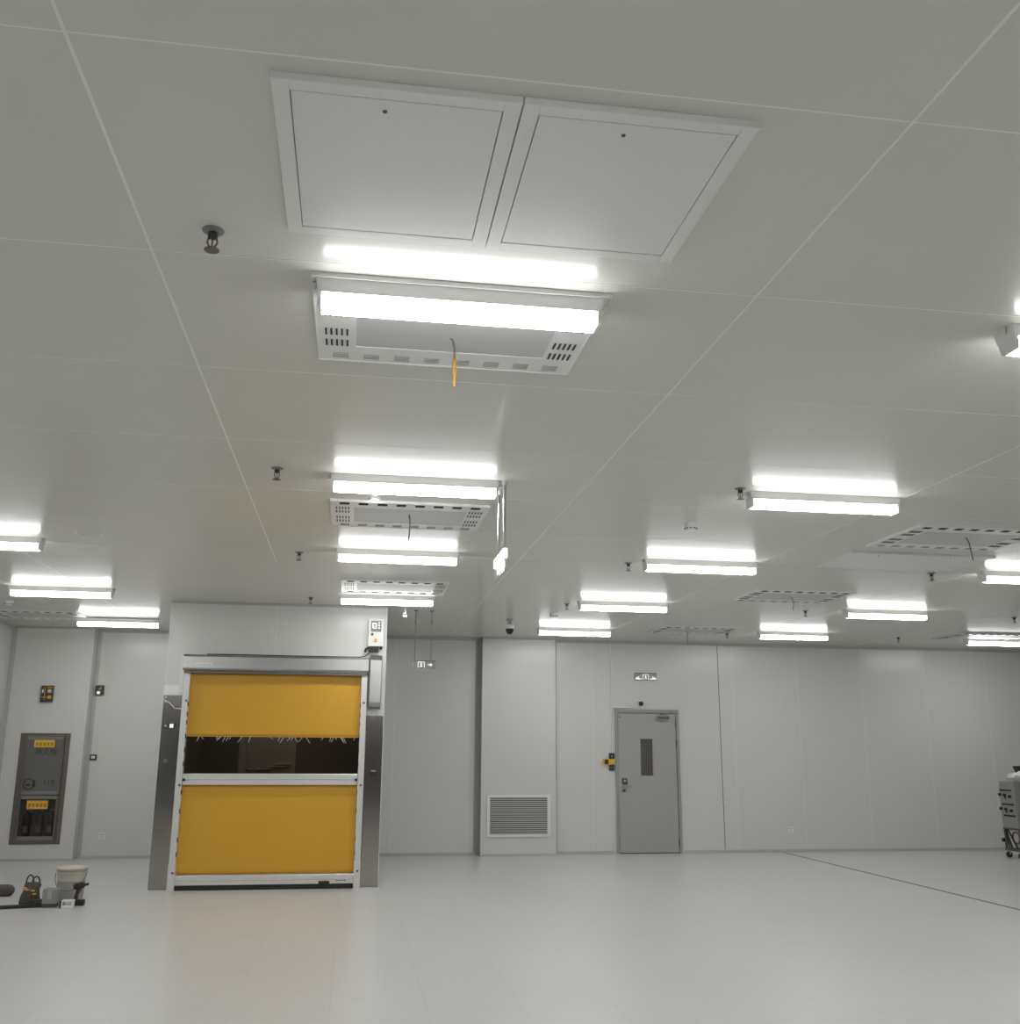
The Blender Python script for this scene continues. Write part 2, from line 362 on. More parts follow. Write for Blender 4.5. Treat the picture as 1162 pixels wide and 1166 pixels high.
# dome beacon above the door
t = thing('alarm_beacon', 'small dark dome beacon on the wall above the grey steel door', 'beacon', (4.385, YB, 2.15))
MB().box(4.355, 4.415, YB-.03, YB, 2.205, 2.235).build('bracket', M_WHITE, t, .003)
MB().lathe([(.012, 2.16), (.03, 2.17), (.036, 2.19), (.036, 2.215), (.02, 2.225)], 4.385, YB-.045, 16).build('dome', M_BLACKP, t)

def man(mb, x, y, z, s, mi):
    mb.box(x-.06*s, x+.06*s, y-.002, y, z+.28*s, z+.40*s, mi)
    mb.prism([(x-.10*s, z+.25*s), (x+.06*s, z+.25*s), (x+.04*s, z-.05*s), (x+.22*s, z-.25*s), (x+.14*s, z-.33*s), (x-.04*s, z-.12*s), (x-.12*s, z-.38*s), (x-.22*s, z-.38*s), (x-.08*s, z)], 'y', y-.002, y, mi)
    mb.box(x-.26*s, x+.22*s, y-.002, y, z+.12*s, z+.18*s, mi)
def exit_panel(t, x0, x1, z0, z1, y, arrow):
    MB().box(x0, x1, y-.022, y, z0, z1).build('glass_panel', M_SIGNG, t, .003)
    MB().box(x0, x1, y-.026, y, z1-.016, z1).build('top_rail', M_DARKM, t)
    s = (z1-z0); cx = x0+(x1-x0)*(.36 if arrow == 'r' else .5); zc = (z0+z1)/2-.004
    p = MB(); yy = y-.0225
    hw = .36*s
    p.box(cx-hw-.07*s, cx-hw, yy-.001, yy, zc-.4*s, zc+.36*s); p.box(cx+hw, cx+hw+.07*s, yy-.001, yy, zc-.4*s, zc+.36*s); p.box(cx-hw, cx+hw, yy-.001, yy, zc+.29*s, zc+.36*s)
    man(p, cx, yy, zc-.04*s, s*.75, 0)
    p.build('running_figure', M_SIGNW, t)
    a = MB()
    if arrow == 'r':
        ax = x0+(x1-x0)*.66
        a.box(ax, ax+.3*s, yy-.001, yy, zc-.05*s, zc+.05*s)
        a.prism([(ax+.3*s, zc-.2*s), (ax+.3*s, zc+.2*s), (ax+.55*s, zc)], 'y', yy-.001, yy)
        a.build('arrow', M_SIGNW, t)
    else:
        for sg in (-1, 1):
            a = MB(); a.prism([(cx+sg*.62*s, z0+.12*s), (cx+sg*1.5*s, z0+.12*s), (cx+sg*1.5*s, z0+.28*s), (cx+sg*.95*s, z0+.55*s), (cx+sg*.95*s, z0+.24*s), (cx+sg*.62*s, z0+.24*s)], 'y', yy-.001, yy)
            a.build('side_mark', M_SIGNW, t)
t = thing('exit_sign', 'glass exit sign with a running figure, on the wall above the steel door', 'exit sign', (4.475, YB, 2.55))
exit_panel(t, 4.30, 4.652, 2.552, 2.663, YB-.003, 'b')
t = thing('exit_sign', 'glass exit sign with arrow hanging on two thin rods right of the roller door', 'exit sign', (.838, 12.2, 2.446))
exit_panel(t, .703, .973, 2.446, 2.543, 12.2, 'r')
for x in (.722, .918):
    r = MB().tube([(x, 12.19, 2.543), (x, 12.19, H)], .0045, 8)
    r.tube([(x, 12.19, 2.98), (x, 12.19, 3.04)], .008, 8); r.tube([(x, 12.19, H-.012), (x, 12.19, H)], .025, 12)
    r.build('hanging_rod', M_DARKM, t)

# the lit sign hung edge-on from two rods
t = thing('exit_sign', 'brightly lit exit sign hanging edge-on from two long chrome rods beneath the ceiling', 'exit sign', (.89, 6.13, 2.56))
MB().box(.870, .898, 5.92, 6.34, 2.645, 2.705).build('lamp_housing', M_SIGNLIT, t, .004)
MB().box(.881, .887, 5.93, 6.33, 2.565, 2.645).build('glass_panel', M_SIGNG, t)
for y, hh in ((5.97, .05), (6.02, .075), (6.07, .045), (6.12, .07), (6.17, .03), (6.22, .055)):
    MB().box(.8795, .881, y, y+.022, 2.645-hh, 2.645).build('light_streak', M_SIGNLIT, t)
for y in (6.0, 6.25):
    MB().tube([(.888, y, 2.70), (.888, y, H-.02)], .010, 10).build('hanging_rod', M_CHROME, t)
    MB().lathe([(.013, H-.03), (.018, H-.018), (.019, H)], .888, y, 16).build('rod_cup', M_WHITE, t)

# ------------------------------------------------------------------ roller door
RY = BY
t = thing('roller_door', 'large yellow roller door with clear strip and steel frame set in the white booth', 'roller door', (-.86, RY, 0))
hd = MB().prism([(RY, 2.345), (RY, 2.525), (RY-.17, 2.525), (RY-.185, 2.50), (RY-.185, 2.375), (RY-.165, 2.345)], 'x', -1.90, .165)
hdr = hd.build('header_box', M_BRUSH, t)
MB().box(-1.885, .15, RY-.175, RY, 2.317, 2.345).build('header_lip', M_DARKM, hdr)
lg = MB()
for i, (a, b) in enumerate(((0, .018), (.024, .034), (.04, .058), (.064, .07), (.078, .098), (.104, .118), (.126, .15))):
    lg.box(-1.765+a*1.25, -1.765+b*1.25, RY-.1862, RY-.185, 2.415, 2.437 if i % 2 else 2.428)
lg.build('faded_lettering', M_WHITE, hdr)
for z in (2.40, 2.49): MB().tube([(-1.885, RY-.185, z), (-1.885, RY-.19, z)], .008, 8).build('rivet', M_WHITE, hdr)
MB().box(-1.945, -1.902, RY-.06, RY, 2.10, 2.525).build('side_flange', M_ALU, t)
for x0, x1, bx in ((-1.885, -1.818, -1.838), (.092, .158, .128)):
    rl = MB().box(x0, x1, RY-.155, RY-.02, 0, 2.317)
    e = x1 if x0 < -1 else x0
    rail = rl.build('guide_rail', M_ALU, t, .004)
    for z in (.185, 1.10, 2.01): MB().tube([(bx, RY-.155, z), (bx, RY-.164, z)], .013, 10).build('bolt', M_BOLT, rail)
    MB().box(x0-.004, x1+.004, RY-.162, RY-.02, 0, .28).build('rail_foot', M_ALU, rail, .003)
    nb = MB()
    for z in (.35, .5, .8, 1.0, 1.3, 1.45, 1.6, 1.75, 1.84, 1.95): nb.box(e-.003, e+.003, RY-.157, RY-.1, z, z+.05)
    nb.build('edge_clips', M_BLACKP, rail)
CXA, CXB, CY = -1.818, .092, RY-.075
def wavy(z0, z1, amp, nz=20, nx=40):
    mb = MB(); vs = []
    for side in (0, 1):
        for j in range(nz+1):
            for i in range(nx+1):
                u, v = i/nx, j/nz
                x = CXA+(CXB-CXA)*u; z = z0+(z1-z0)*v
                y = CY + amp*math.sin(u*PI)*math.sin(3.2*u+1.5*v+1)+amp*.5*math.sin(11*u+2*v)*v + (0.004 if side else 0)
                vs.append((x, y, z))
    S = (nz+1)*(nx+1); fs = []
    for side in (0, 1):
        for j in range(nz):
            for i in range(nx):
                a = side*S+j*(nx+1)+i; fs.append((a, a+1, a+nx+2, a+nx+1))
    for i in range(nx): fs.append((i, i+1, S+i+1, S+i)); b = nz*(nx+1)+i; fs.append((b, b+1, S+b+1, S+b))
    return mb.add(vs, fs, 0, True)
wavy(1.625, 2.335, .006).build('upper_curtain', M_YELLOW, t)
wavy(.16, 1.10, .004).build('lower_curtain', M_YELLOW, t)
MB().box(CXA, CXB, CY-.001, CY+.001, 1.222, 1.625).build('clear_strip', M_PVC, t)
MB().box(CXA, CXB, CY-.004, CY-.001, 1.622, 1.628).build('seam_tape', M_STICK, t)
cr = MB()     # small creases of the film below the yellow seam
for i in range(26):
    x = CXA+.05+random.random()*(CXB-CXA-.1); l = .02+.05*random.random(); a = random.uniform(-.05, .05)
    cr.add([(x, CY-.002, 1.62), (x+.006, CY-.003, 1.62), (x+a+.004, CY-.003, 1.62-l), (x+a, CY-.002, 1.62-l)], [(0, 1, 2, 3)])
o = cr.build('film_creases', M_FILM, t); md = o.modifiers.new('s', 'SOLIDIFY'); md.thickness = .001
mbm = MB().prism([(CY+.02, 1.102), (CY+.02, 1.222), (CY-.045, 1.222), (CY-.055, 1.21), (CY-.055, 1.162), (CY-.045, 1.156), (CY-.045, 1.150), (CY-.05, 1.146), (CY-.05, 1.102)], 'x', CXA+.003, CXB-.003)
mb_ = mbm.build('middle_bar', M_ALU, t)
for x in (CXA+.018, CXB-.018): MB().box(x-.014, x+.014, CY-.062, CY-.052, 1.142, 1.17).build('end_block', M_BLACKP, mb_)
bb = MB().prism([(CY+.02, .055), (CY+.02, .155), (CY-.045, .155), (CY-.055, .145), (CY-.055, .10), (CY-.048, .096), (CY-.055, .09), (CY-.055, .055)], 'x', CXA+.003, CXB-.003)
b_ = bb.build('bottom_bar', M_ALU, t)
MB().box(-.29, -.17, CY-.064, CY-.054, .052, .085).build('sensor_block', M_BLACKP, b_, .004)
lt = MB()
for i in range(4): lt.box(-.10+i*.028, -.082+i*.028, CY-.0562, CY-.055, .082, .092)
lt.build('bar_marks', M_BLACKP, b_)
MB().box(CXA, CXB, CY-.045, CY+.02, 0, .055).build('rubber_seal', M_BLACK, t)
# motor cover on the right
mc = MB().prism([(RY, 1.97), (RY, 2.56), (RY-.09, 2.56), (RY-.15, 2.50), (RY-.15, 2.02), (RY-.13, 1.97)], 'x', .182, .322)
m_ = mc.build('motor_cover', M_BRUSH, t, .008)
MB().box(.178, .318, RY-.13, RY, 1.955, 1.97).build('cover_lip', M_DARKM, m_)
MB().box(.165, .18, RY-.11, RY, 1.97, 2.53).build('cover_side', M_DARKM, m_)
MB().tube([(-1.65, RY-.15, 2.531), (-1.3, RY-.14, 2.533), (-.6, RY-.15, 2.530), (.05, RY-.14, 2.531), (.12, RY-.1, 2.545), (.165, RY-.05, 2.585)], .006, 6).build('power_cable', M_BLACKP, t)

for nm, x0, x1, lab in (('steel_panel', -2.108, -1.895, 'tall polished steel cladding strip left of the yellow roller door'), ('steel_panel', .165, .360, 'tall polished steel cladding strip right of the yellow roller door, below the motor cover')):
    left = x0 < -1
    p = thing(nm, lab, 'steel panel', ((x0+x1)/2, BY, 0))
    top = 2.10 if left else 1.955
    MB().box(x0, x1, BY-.012, BY, 0.004, top).build('panel', M_STEEL, p, .002)
    if left:
        MB().box(x0-.003, x1+.001, BY-.0145, BY-.012, 2.075, 2.19).box(x0-.003, x1+.001, BY-.012, BY, 2.1, 2.19).build('protective_film', M_FILM, p)
        s = MB().box(-2.09, -1.955, BY-.03, BY-.012, 1.705, 1.765); s_ = s.build('switch_plate', M_BLACKP, p, .002)
        MB().box(-2.015, -1.975, BY-.033, BY-.03, 1.715, 1.757).build('button', M_SIGNW, s_)
        MB().box(-2.075, -2.045, BY-.033, BY-.03, 1.722, 1.75).build('button', M_GREYPL, s_)
        MB().tube([(-2.03, BY-.012, 1.358), (-2.03, BY-.02, 1.358)], .026, 16).build('round_lock', M_CHROME, p)
        for z in (2.05, 2.0): MB().tube([(-2.085, BY-.012, z), (-2.085, BY-.016, z)], .008, 8).build('screw', M_WHITE, p)
        wr = MB().tube([(-2.10, BY-.013, 2.02), (-2.04, BY-.014, 1.99), (-1.98, BY-.014, 1.93), (-1.90, BY-.013, 1.925)], .006, 6); wr.build('film_edge', M_FILM, p)
    else:
        MB().box(x0, x1+.012, BY-.0145, BY-.012, 1.87, 1.95).build('protective_film', M_BAG, p)
        MB().tube([(x0, BY-.013, 1.90), (x0+.07, BY-.016, 1.875), (x0+.14, BY-.016, 1.88), (x1+.005, BY-.013, 1.915)], .008, 6).build('film_edge', M_FILM, p)
        s_ = MB().box(.228, .305, BY-.03, BY-.012, 1.195, 1.275).build('switch_plate', M_BLACKP, p, .002)
        MB().box(.24, .293, BY-.033, BY-.03, 1.245, 1.262).build('button', M_GREYPL, s_)
# controller
t = thing('control_box', 'white control box with grey display and yellow knob, above the roller door motor', 'control box', (.24, BY, 2.58))
MB().box(.150, .328, BY-.09, BY, 2.665, 2.985).build('case', M_WHITE, t, .006)
dp = MB().box(.178, .298, BY-.093, BY-.09, 2.835, 2.965).build('display', M_DISP, t)
sy = MB()
yy = BY-.094
sy.box(.193, .245, yy, yy+.001, 2.925, 2.937).box(.193, .205, yy, yy+.001, 2.875, 2.925).box(.205, .245, yy, yy+.001, 2.872, 2.882).box(.236, .246, yy, yy+.001, 2.882, 2.925)
sy.box(.205, .236, yy, yy+.001, 2.895, 2.903)
for z in (2.88, 2.91, 2.94): sy.tube([(.272, yy+.001, z), (.272, yy, z)], .010, 8)
sy.build('display_symbols', M_SIGNW, dp)
MB().tube([(.196, BY-.09, 2.805), (.196, BY-.108, 2.805)], .015, 14).build('black_knob', M_BLACKP, t)
MB().tube([(.236, BY-.09, 2.735), (.236, BY-.12, 2.735)], .019, 14).build('stop_button', M_ORANGE, t)
cn = MB().box(.160, .275, BY-.088, BY-.02, 2.602, 2.664)
cn.tube([(.16, BY-.05, 2.65), (.13, BY-.05, 2.635), (.118, BY-.05, 2.60)], .013, 8)
cn.tube([(.30, BY-.05, 2.665), (.305, BY-.05, 2.635)], .012, 8)
cn.build('cable_glands', M_BLACK, t, .003)

# ------------------------------------------------------------------ hose cabinet
t = thing('fire_hose_cabinet', 'grey fire hose cabinet with two glass doors recessed in the left wall panel', 'fire cabinet', (-4.165, AY, CZ0))
b = MB(); bk = YB-.01
b.box(CX0+.002, CX1-.002, bk-.01, bk, CZ0+.002, CZ1-.002)
b.box(CX0+.002, CX0+.012, AY, bk-.01, CZ0+.002, CZ1-.002).box(CX1-.012, CX1-.002, AY, bk-.01, CZ0+.002, CZ1-.002).box(CX0+.012, CX1-.012, AY, bk-.01, CZ0+.002, CZ0+.012).box(CX0+.012, CX1-.012, AY, bk-.01, CZ1-.012, CZ1-.002)
b.box(CX0+.012, CX1-.012, AY+.02, bk-.01, .82, .85)
b.build('cabinet_body', M_GREYPL, t)
e = MB()
for a in ((CX0-.012, CX0+.05, CZ0-.01, CZ1+.01), (CX1-.05, CX1+.012, CZ0-.01, CZ1+.01)): e.box(a[0], a[1], AY-.012, AY, a[2], a[3])
e.box(CX0+.05, CX1-.05, AY-.012, AY, CZ0-.01, CZ0+.05).box(CX0+.05, CX1-.05, AY-.012, AY, CZ1-.045, CZ1+.01)
e.build('outer_frame', M_DARKM, t, .002)
def cabdoor(z0, z1, gm):
    x0, x1 = CX0+.055, CX1-.055; th = .032
    df = MB().box(x0, x0+th, AY-.02, AY-.004, z0, z1).box(x1-th, x1, AY-.02, AY-.004, z0, z1).box(x0+th, x1-th, AY-.02, AY-.004, z0, z0+th*1.5, 1).box(x0+th, x1-th, AY-.02, AY-.004, z1-th*1.3, z1, 1)
    dd = df.build('glass_door', [M_DARKM, M_HBAR], t)
    MB().box(x0+th, x1-th, AY-.014, AY-.010, z0+th*1.5, z1-th*1.3).build('glass_pane', gm, dd)
    return dd
d1 = cabdoor(.86, 1.635, M_CHAZE); d2 = cabdoor(.27, .845, M_CGLASS)
def sticker(p, x0, x1, z0, z1, y):
    st = MB().box(x0, x1, y-.002, y, z0, z1).build('warning_sticker', M_STICK, p)
    mk = MB(); n = 5
    for i in range(n):
        cx = x0+(x1-x0)*(i+.7)/(n+.4); s = (z1-z0)*.2; cz = (z0+z1)/2-.008
        mk.box(cx-s, cx+s, y-.003, y-.002, cz+s*.5, cz+s*.8); mk.box(cx-s*.2, cx+s*.2, y-.003, y-.002, cz-s, cz+s); mk.box(cx-s*.9, cx+s*.9, y-.003, y-.002, cz-s*.6, cz-s*.3)
    mk.build('sticker_marks', M_BLACKP, st)
sticker(d1, -4.30, -4.035, 1.49, 1.587, AY-.0205)
sticker(d2, -4.31, -4.04, .675, .785, AY-.0205)
text_part('消火栓', .10, M_BLACKP, d1, (-4.14, AY-.016, 1.425), 'door_lettering', .30)
text_part('119', .10, M_BLACKP, d1, (-4.06, AY-.016, 1.015), 'number_lettering', .13)
rg = MB()
for k in range(20):
    a0, a1 = 2*PI*k/20, 2*PI*(k+1)/20
    rg.add([(-4.32+r*math.cos(a), AY-.0155, 1.0+r*math.sin(a)) for a, r in ((a0, .075), (a1, .075), (a1, .062), (a0, .062))], [(0, 1, 2, 3)])
rg.box(-4.35, -4.30, AY-.016, AY-.015, .975, 1.0).box(-4.27, -4.235, AY-.016, AY-.015, .96, 1.05)
o = rg.build('round_emblem', M_BLACKP, d1); md = o.modifiers.new('s', 'SOLIDIFY'); md.thickness = .001
hs = thing('fire_hose', 'coiled pale fire hose behind the upper glass door of the fire cabinet', 'hose', (-4.12, AY+.1, .86))
pts = [(-4.12+(.05+.0042*k)*math.cos(k*.4), AY+.10, 1.17+(.05+.0042*k)*math.sin(k*.4)) for k in range(48)]
MB().tube(pts, .016, 8).build('coiled_hose', M_BAG, hs)
MB().tube([(-4.12, AY+.12, 1.17), (-4.12, AY+.19, 1.17)], .05, 16).build('hub', M_BLACKP, hs)
MB().box(-4.15, -4.09, AY+.08, AY+.12, .862, 1.0).build('stand', M_BLACKP, hs)
for i, (x, lab) in enumerate(((-4.32, 'left'), (-4.16, 'middle'), (-4.01, 'right'))):
    e = thing('fire_extinguisher', f'dark extinguisher in the lower fire cabinet, {lab} of the three', 'fire extinguisher', (x, AY+.1, .237), 'extinguishers in the fire cabinet')
    MB().lathe([(.05, .237), (.055, .25), (.055, .56), (.045, .60), (.018, .63), (.018, .65)], x, AY+.1, 20).build('cylinder', M_CARTB if i else M_BLACKP, e)
    MB().box(x-.02, x+.05, AY+.09, AY+.11, .65, .67).build('handle', M_CHROME, e)
    MB().box(x-.03, x+.03, AY+.040, AY+.046, .36, .45).build('paper_label', M_GREYPL, e)

# wall devices on the left
t = thing('alarm_unit', 'dark alarm unit with amber lamps on the wall above the fire cabinet', 'alarm', (-4.2, AY, 2.10))
ap = MB().box(-4.285, -4.125, AY-.05, AY, 2.10, 2.325).build('case', M_UNIT, t, .006)
MB().tube([(-4.168, AY-.05, 2.25), (-4.168, AY-.068, 2.25)], .026, 14).build('lamp_lens', M_BUCKET, t)
MB().tube([(-4.165, AY-.05, 2.165), (-4.165, AY-.068, 2.165)], .026, 14).build('amber_lens', M_ORANGE, t)
a = MB().box(-4.20, -4.135, AY-.053, AY-.05, 2.292, 2.305).box(-4.235, -4.228, AY-.053, AY-.05, 2.13, 2.30).box(-4.27, -4.20, AY-.053, AY-.05, 2.16, 2.17); a.build('amber_stripe', M_ORANGE, t)
MB().box(-4.268, -4.248, AY-.053, AY-.05, 2.225, 2.27).build('indicator', M_WHITE, t)
MB().box(-4.275, -4.245, AY-.053, AY-.05, 2.11, 2.15).build('speaker_slot', M_BLACKP, t)
MB().box(-4.20, -4.175, AY-.053, AY-.05, 2.19, 2.215).build('speaker_slot', M_BLACKP, t)
YW = YB
t = thing('call_point', 'small dark wall switch with amber mark and white button near the wall corner, high up', 'switch', (-3.565, YW, 2.215))
MB().box(-3.622, -3.508, YW-.04, YW, 2.215, 2.352).build('case', M_UNIT, t, .006)
MB().prism([(-3.585, 2.29), (-3.545, 2.29), (-3.545, 2.335)], 'y', YW-.043, YW-.04).build('amber_mark', M_ORANGE, t)
MB().tube([(-3.575, YW-.04, 2.248), (-3.575, YW-.052, 2.248)], .022, 14).build('white_button', M_SIGNW, t)
t = thing('wall_switch', 'small black framed switch on the wall between fire cabinet and booth', 'switch', (-3.57, YW, 1.315))
MB().box(-3.612, -3.522, YW-.02, YW, 1.315, 1.395).build('frame', M_BLACKP, t, .003)
MB().box(-3.592, -3.542, YW-.024, YW-.02, 1.337, 1.375).build('rocker', M_BAG, t)
def outlet(x, z, lab):
    t = thing('power_outlet', lab, 'power outlet', (x, YB, z))
    MB().box(x-.045, x+.045, YB-.012, YB, z, z+.09).build('plate', M_WHITE, t, .003)
    sk = MB().box(x-.02, x-.012, YB-.0135, YB-.012, z+.05, z+.068).box(x+.012, x+.02, YB-.0135, YB-.012, z+.05, z+.068).box(x-.004, x+.004, YB-.0135, YB-.012, z+.02, z+.038)
    sk.build('socket_holes', M_DARKGAP, t)
outlet(-3.348, .258, 'white power outlet low on the wall between fire cabinet and booth')
outlet(6.72, .283, 'white power outlet low on the long back wall right of the steel door')

# ------------------------------------------------------------------ grille in pier
t = thing('air_grille', 'white framed louvred return air grille low in the white pier', 'air grille', (2.465, PY, .262))
gx0, gx1, gz0, gz1 = 1.993, 2.933, .262, .852
g = MB().box(gx0, gx0+.045, PY-.02, PY, gz0, gz1).box(gx1-.045, gx1, PY-.02, PY, gz0, gz1).box(gx0+.045, gx1-.045, PY-.02, PY, gz0, gz0+.04).box(gx0+.045, gx1-.045, PY-.02, PY, gz1-.04, gz1)
g.build('frame', M_WHITE, t, .003)
MB().box(gx0+.045, gx1-.045, PY-.003, PY-.001, gz0+.04, gz1-.04).build('backing', M_DARKGAP, t)
n = 17; zz0, zz1 = gz0+.045, gz1-.045
for i in range(n):
    z = zz0+(zz1-zz0)*(i+.5)/n
    MB().prism([(PY-.017, z-.011), (PY-.015, z-.012), (PY-.006, z+.003), (PY-.008, z+.004)], 'x', gx0+.045, gx1-.045).build('louvre', M_COVE, t)

# ------------------------------------------------------------------ ceiling lamps
def make_lamp():
    t = thing('batten_lamp', 'x', 'ceiling lamp', (0, 0, 0), 'batten lamps on the ceiling')
    # housing frustum: top on the ceiling (z=0), bottom -.05
    L0, L1 = -.5, .5
    h = MB()
    def ring(x0, x1, y0, y1, z): return [(x0, y0, z), (x1, y0, z), (x1, y1, z), (x0, y1, z)]
    vs = ring(-.522, .522, -.058, .064, 0)+ring(-.516, .516, -.052, .056, -.05)
    h.add(vs, [(0, 1, 2, 3), (0, 1, 5, 4), (1, 2, 6, 5), (2, 3, 7, 6), (3, 0, 4, 7), (4, 5, 6, 7)])
    h.build('housing', M_WHITE, t)
    dvs = ring(-.5, .5, -.052, .052, -.05)+ring(-.5, .5, -.052, .035, -.098)
    dm = MB().add(dvs, [(0, 1, 2, 3), (0, 1, 5, 4), (2, 3, 7, 6), (1, 2, 6, 5), (3, 0, 4, 7)], 1)
    dm.add(dvs, [(4, 5, 6, 7)], 0).build('diffuser', [M_LAMP, M_LAMPS], t)
    for s in (-1, 1):
        a, b_ = sorted((s*.5005, s*.514))
        MB().add(ring(a, b_, -.054, .054, -.05)+ring(a, b_, -.054, .038, -.101), [(0, 1, 2, 3), (0, 1, 5, 4), (1, 2, 6, 5), (2, 3, 7, 6), (3, 0, 4, 7), (4, 5, 6, 7)]).build('end_cap', M_WHITE, t)
        MB().tube([(s*.515, 0, -.022), (s*.535, 0, -.022)], .006, 8).box(*sorted((s*.525, s*.535)), -.018, .018, -.028, 0).build('end_clip', M_WHITE, t)
    return t
lamp0 = make_lamp(); used = [False]
def lamp(xc, y, lab, grp='lit batten lamps on the ceiling', dz=0):
    o = lamp0 if not used[0] else copy_tree(lamp0)
    used[0] = True
    o.location = (xc, y+.055, H-dz); o['label'] = lab; o['group'] = grp
A = .333; B = 3.02; C = 6.28
lamp(A, 3.318, 'largest lit batten lamp, just beyond the double ceiling hatch, under a slotted vent panel', dz=.018)
lamp(A, 6.0, 'lit batten ceiling lamp beside the two long rods of the hanging lit sign')
lamp(A, 8.40, 'lit batten ceiling lamp between the second and third vent panels above the booth')
lamp(A, 11.02, 'lit batten ceiling lamp hanging closest in front of the booth top')
lamp(B, 3.30, 'batten lamp cut by the right edge of the photo, only its left end showing')
lamp(B, 5.965, 'large lit batten lamp right of a sprinkler in the middle column of lamps')
lamp(B, 8.38, 'lit batten lamp just behind the smoke detector in the middle column')
lamp(B, 11.0, 'lit batten lamp second from the back in the column that ends above the pier')
lamp(B, 13.60, 'lit batten lamp near the security camera above the pier')
lamp(C, 8.38, 'lit batten lamp at the right edge beside the far hatch and its dangling cable')
lamp(C, 11.06, 'lit batten lamp right of the flat vent panel, second row from the back wall')
lamp(C-.1, 13.45, 'lit batten lamp by the back wall, above the power outlet and dark floor joint')
lamp(9.5, 13.63, 'lit batten lamp by the back wall at the far right, above the cart')
lamp(-3.06, 8.385, 'lit batten lamp cut by the left edge, nearest in the left column')
lamp(-3.10, 11.08, 'lit batten lamp above the fire cabinet, middle of the left column')
lamp(-3.07, 13.65, 'lit batten lamp furthest back on the left, over the wall beside the booth', dz=.018)
for x in (-3.1, A, B, C):
    for y in (.7, -1.9):
        lamp(x, y, 'lit batten ceiling lamp hanging over the near half of the hall, outside the photo', 'batten lamps over the near half of the hall')
for x, y in ((-3.1, 3.32), (-3.1, 6.0), (C, 3.32), (C, 6.0)):
    lamp(x, y, 'lit batten ceiling lamp hanging over the near half of the hall, outside the photo', 'batten lamps over the near half of the hall')

# ------------------------------------------------------------------ vent panels
VT = .018
def make_vent(W, D):
    t = thing('ceiling_vent', 'x', 'ceiling vent', (0, 0, 0), 'slotted vent panels on the ceiling')
    fl = .006
    p = MB()
    ix0, ix1, iy0, iy1 = .155, W-.14, .17, D-.155
    # plate ring around the recessed centre
    p.box(0, W, 0, iy0, -VT+.003, 0).box(0, W, iy1, D, -VT+.003, 0).box(0, ix0, iy0, iy1, -VT+.003, 0).box(ix1, W, iy0, iy1, -VT+.003, 0)
    p.box(-fl, 0, -fl, D+fl, -VT-.001, 0).box(W, W+fl, -fl, D+fl, -VT-.001, 0).box(0, W, -fl, 0, -VT-.001, 0).box(0, W, D, D+fl, -VT-.001, 0)
    p.build('frame', M_WHITE, t)
    MB().box(ix0, ix1, iy0, iy1, -.0125, 0).build('centre_panel', M_CENTRE, t)
    z0, z1 = -VT+.0015, -VT+.003
    n = 8
    for i in range(n):
        cx = .09+(W-.18)*i/(n-1)
        for cy in (.055, D-.055):
            g = MB()
            for k in range(4): g.box(cx-.033, cx+.033, cy-.025+k*.0155, cy-.0220+k*.0155, z0-.0015, z1-.0001)
            g.build('slot_group', M_SLOTG if cy > .3 else M_SLOT, t)
    for cx in (.075, W-.075):
        for j, cy in enumerate((.19, .30, D-.30, D-.19)):
            g = MB()
            for k in range(5): g.box(cx-.045+k*.021, cx-.037+k*.021, cy-.03, cy+.03, z0-.0015, z1-.0001)
            g.build('slot_group', M_SLOT, t)
    return t
v0 = make_vent(1.08, .78); vused = [False]
def vent(x, y, lab):
    o = v0 if not vused[0] else copy_tree(v0)
    vused[0] = True; o.location = (x, y, H); o['label'] = lab
vent(-.20, 3.31, 'white slotted vent panel on the ceiling right behind the nearest batten lamp')
vent(-.20, 6.66, 'white slotted vent panel behind the second lamp, left of the hanging lit sign')
vent(-.16, 9.98, 'white slotted vent panel just before the last lamp in front of the booth')
vent(4.10, 6.67, 'slotted vent panel at the right edge, in front of the far double hatch')
vent(4.14, 9.80, 'slotted vent panel left of the lamp in the second row from the back wall')
vent(4.14, 13.08, 'slotted vent panel close to the back wall above the steel door')
vent(8.50, 13.0, 'slotted vent panel in front of the far right lamp near the back wall')
vent(-4.555, 13.15, 'slotted vent panel in the far left corner above the fire cabinet')

def hatch(x0, y0, w, dpt, lab):
    t = thing('ceiling_hatch', lab, 'ceiling hatch', (x0, y0, H), 'double access hatches in the ceiling')
    for i in range(2):
        a = x0+i*(w+.004); b_ = a+w
        fr = MB(); e = .045
        zz = H-.014
        fr.box(a, a+e, y0, y0+dpt, zz, H).box(b_-e, b_, y0, y0+dpt, zz, H).box(a+e, b_-e, y0, y0+e, zz, H).box(a+e, b_-e, y0+dpt-e, y0+dpt, zz, H)
        fr.box(a, b_, y0-.007, y0, zz-.008, H)   # raised lip
        fo = fr.build('hatch_frame', M_PANEL, t, .0015)
        MB().box(a+e, b_-e, y0+e, y0+dpt-e, H-.004, H-.001).build('frame_groove', M_DARKGAP, fo)
        pl = MB().box(a+e+.003, b_-e-.003, y0+e+.003, y0+dpt-e-.003, H-.013, H-.004).build('hatch_panel', M_PANEL, t)
        MB().tube([(a+w*.45, y0+e+.05, H-.013), (a+w*.45, y0+e+.05, H-.016)], .006, 8).build('lock', M_DARKGAP, pl)
hatch(-.268, 2.235, .64, .78, 'large white double access hatch nearest the viewer, before the first lamp')
hatch(4.10, 7.72, .66, .70, 'white double access hatch far right, behind the slotted vent at the edge')

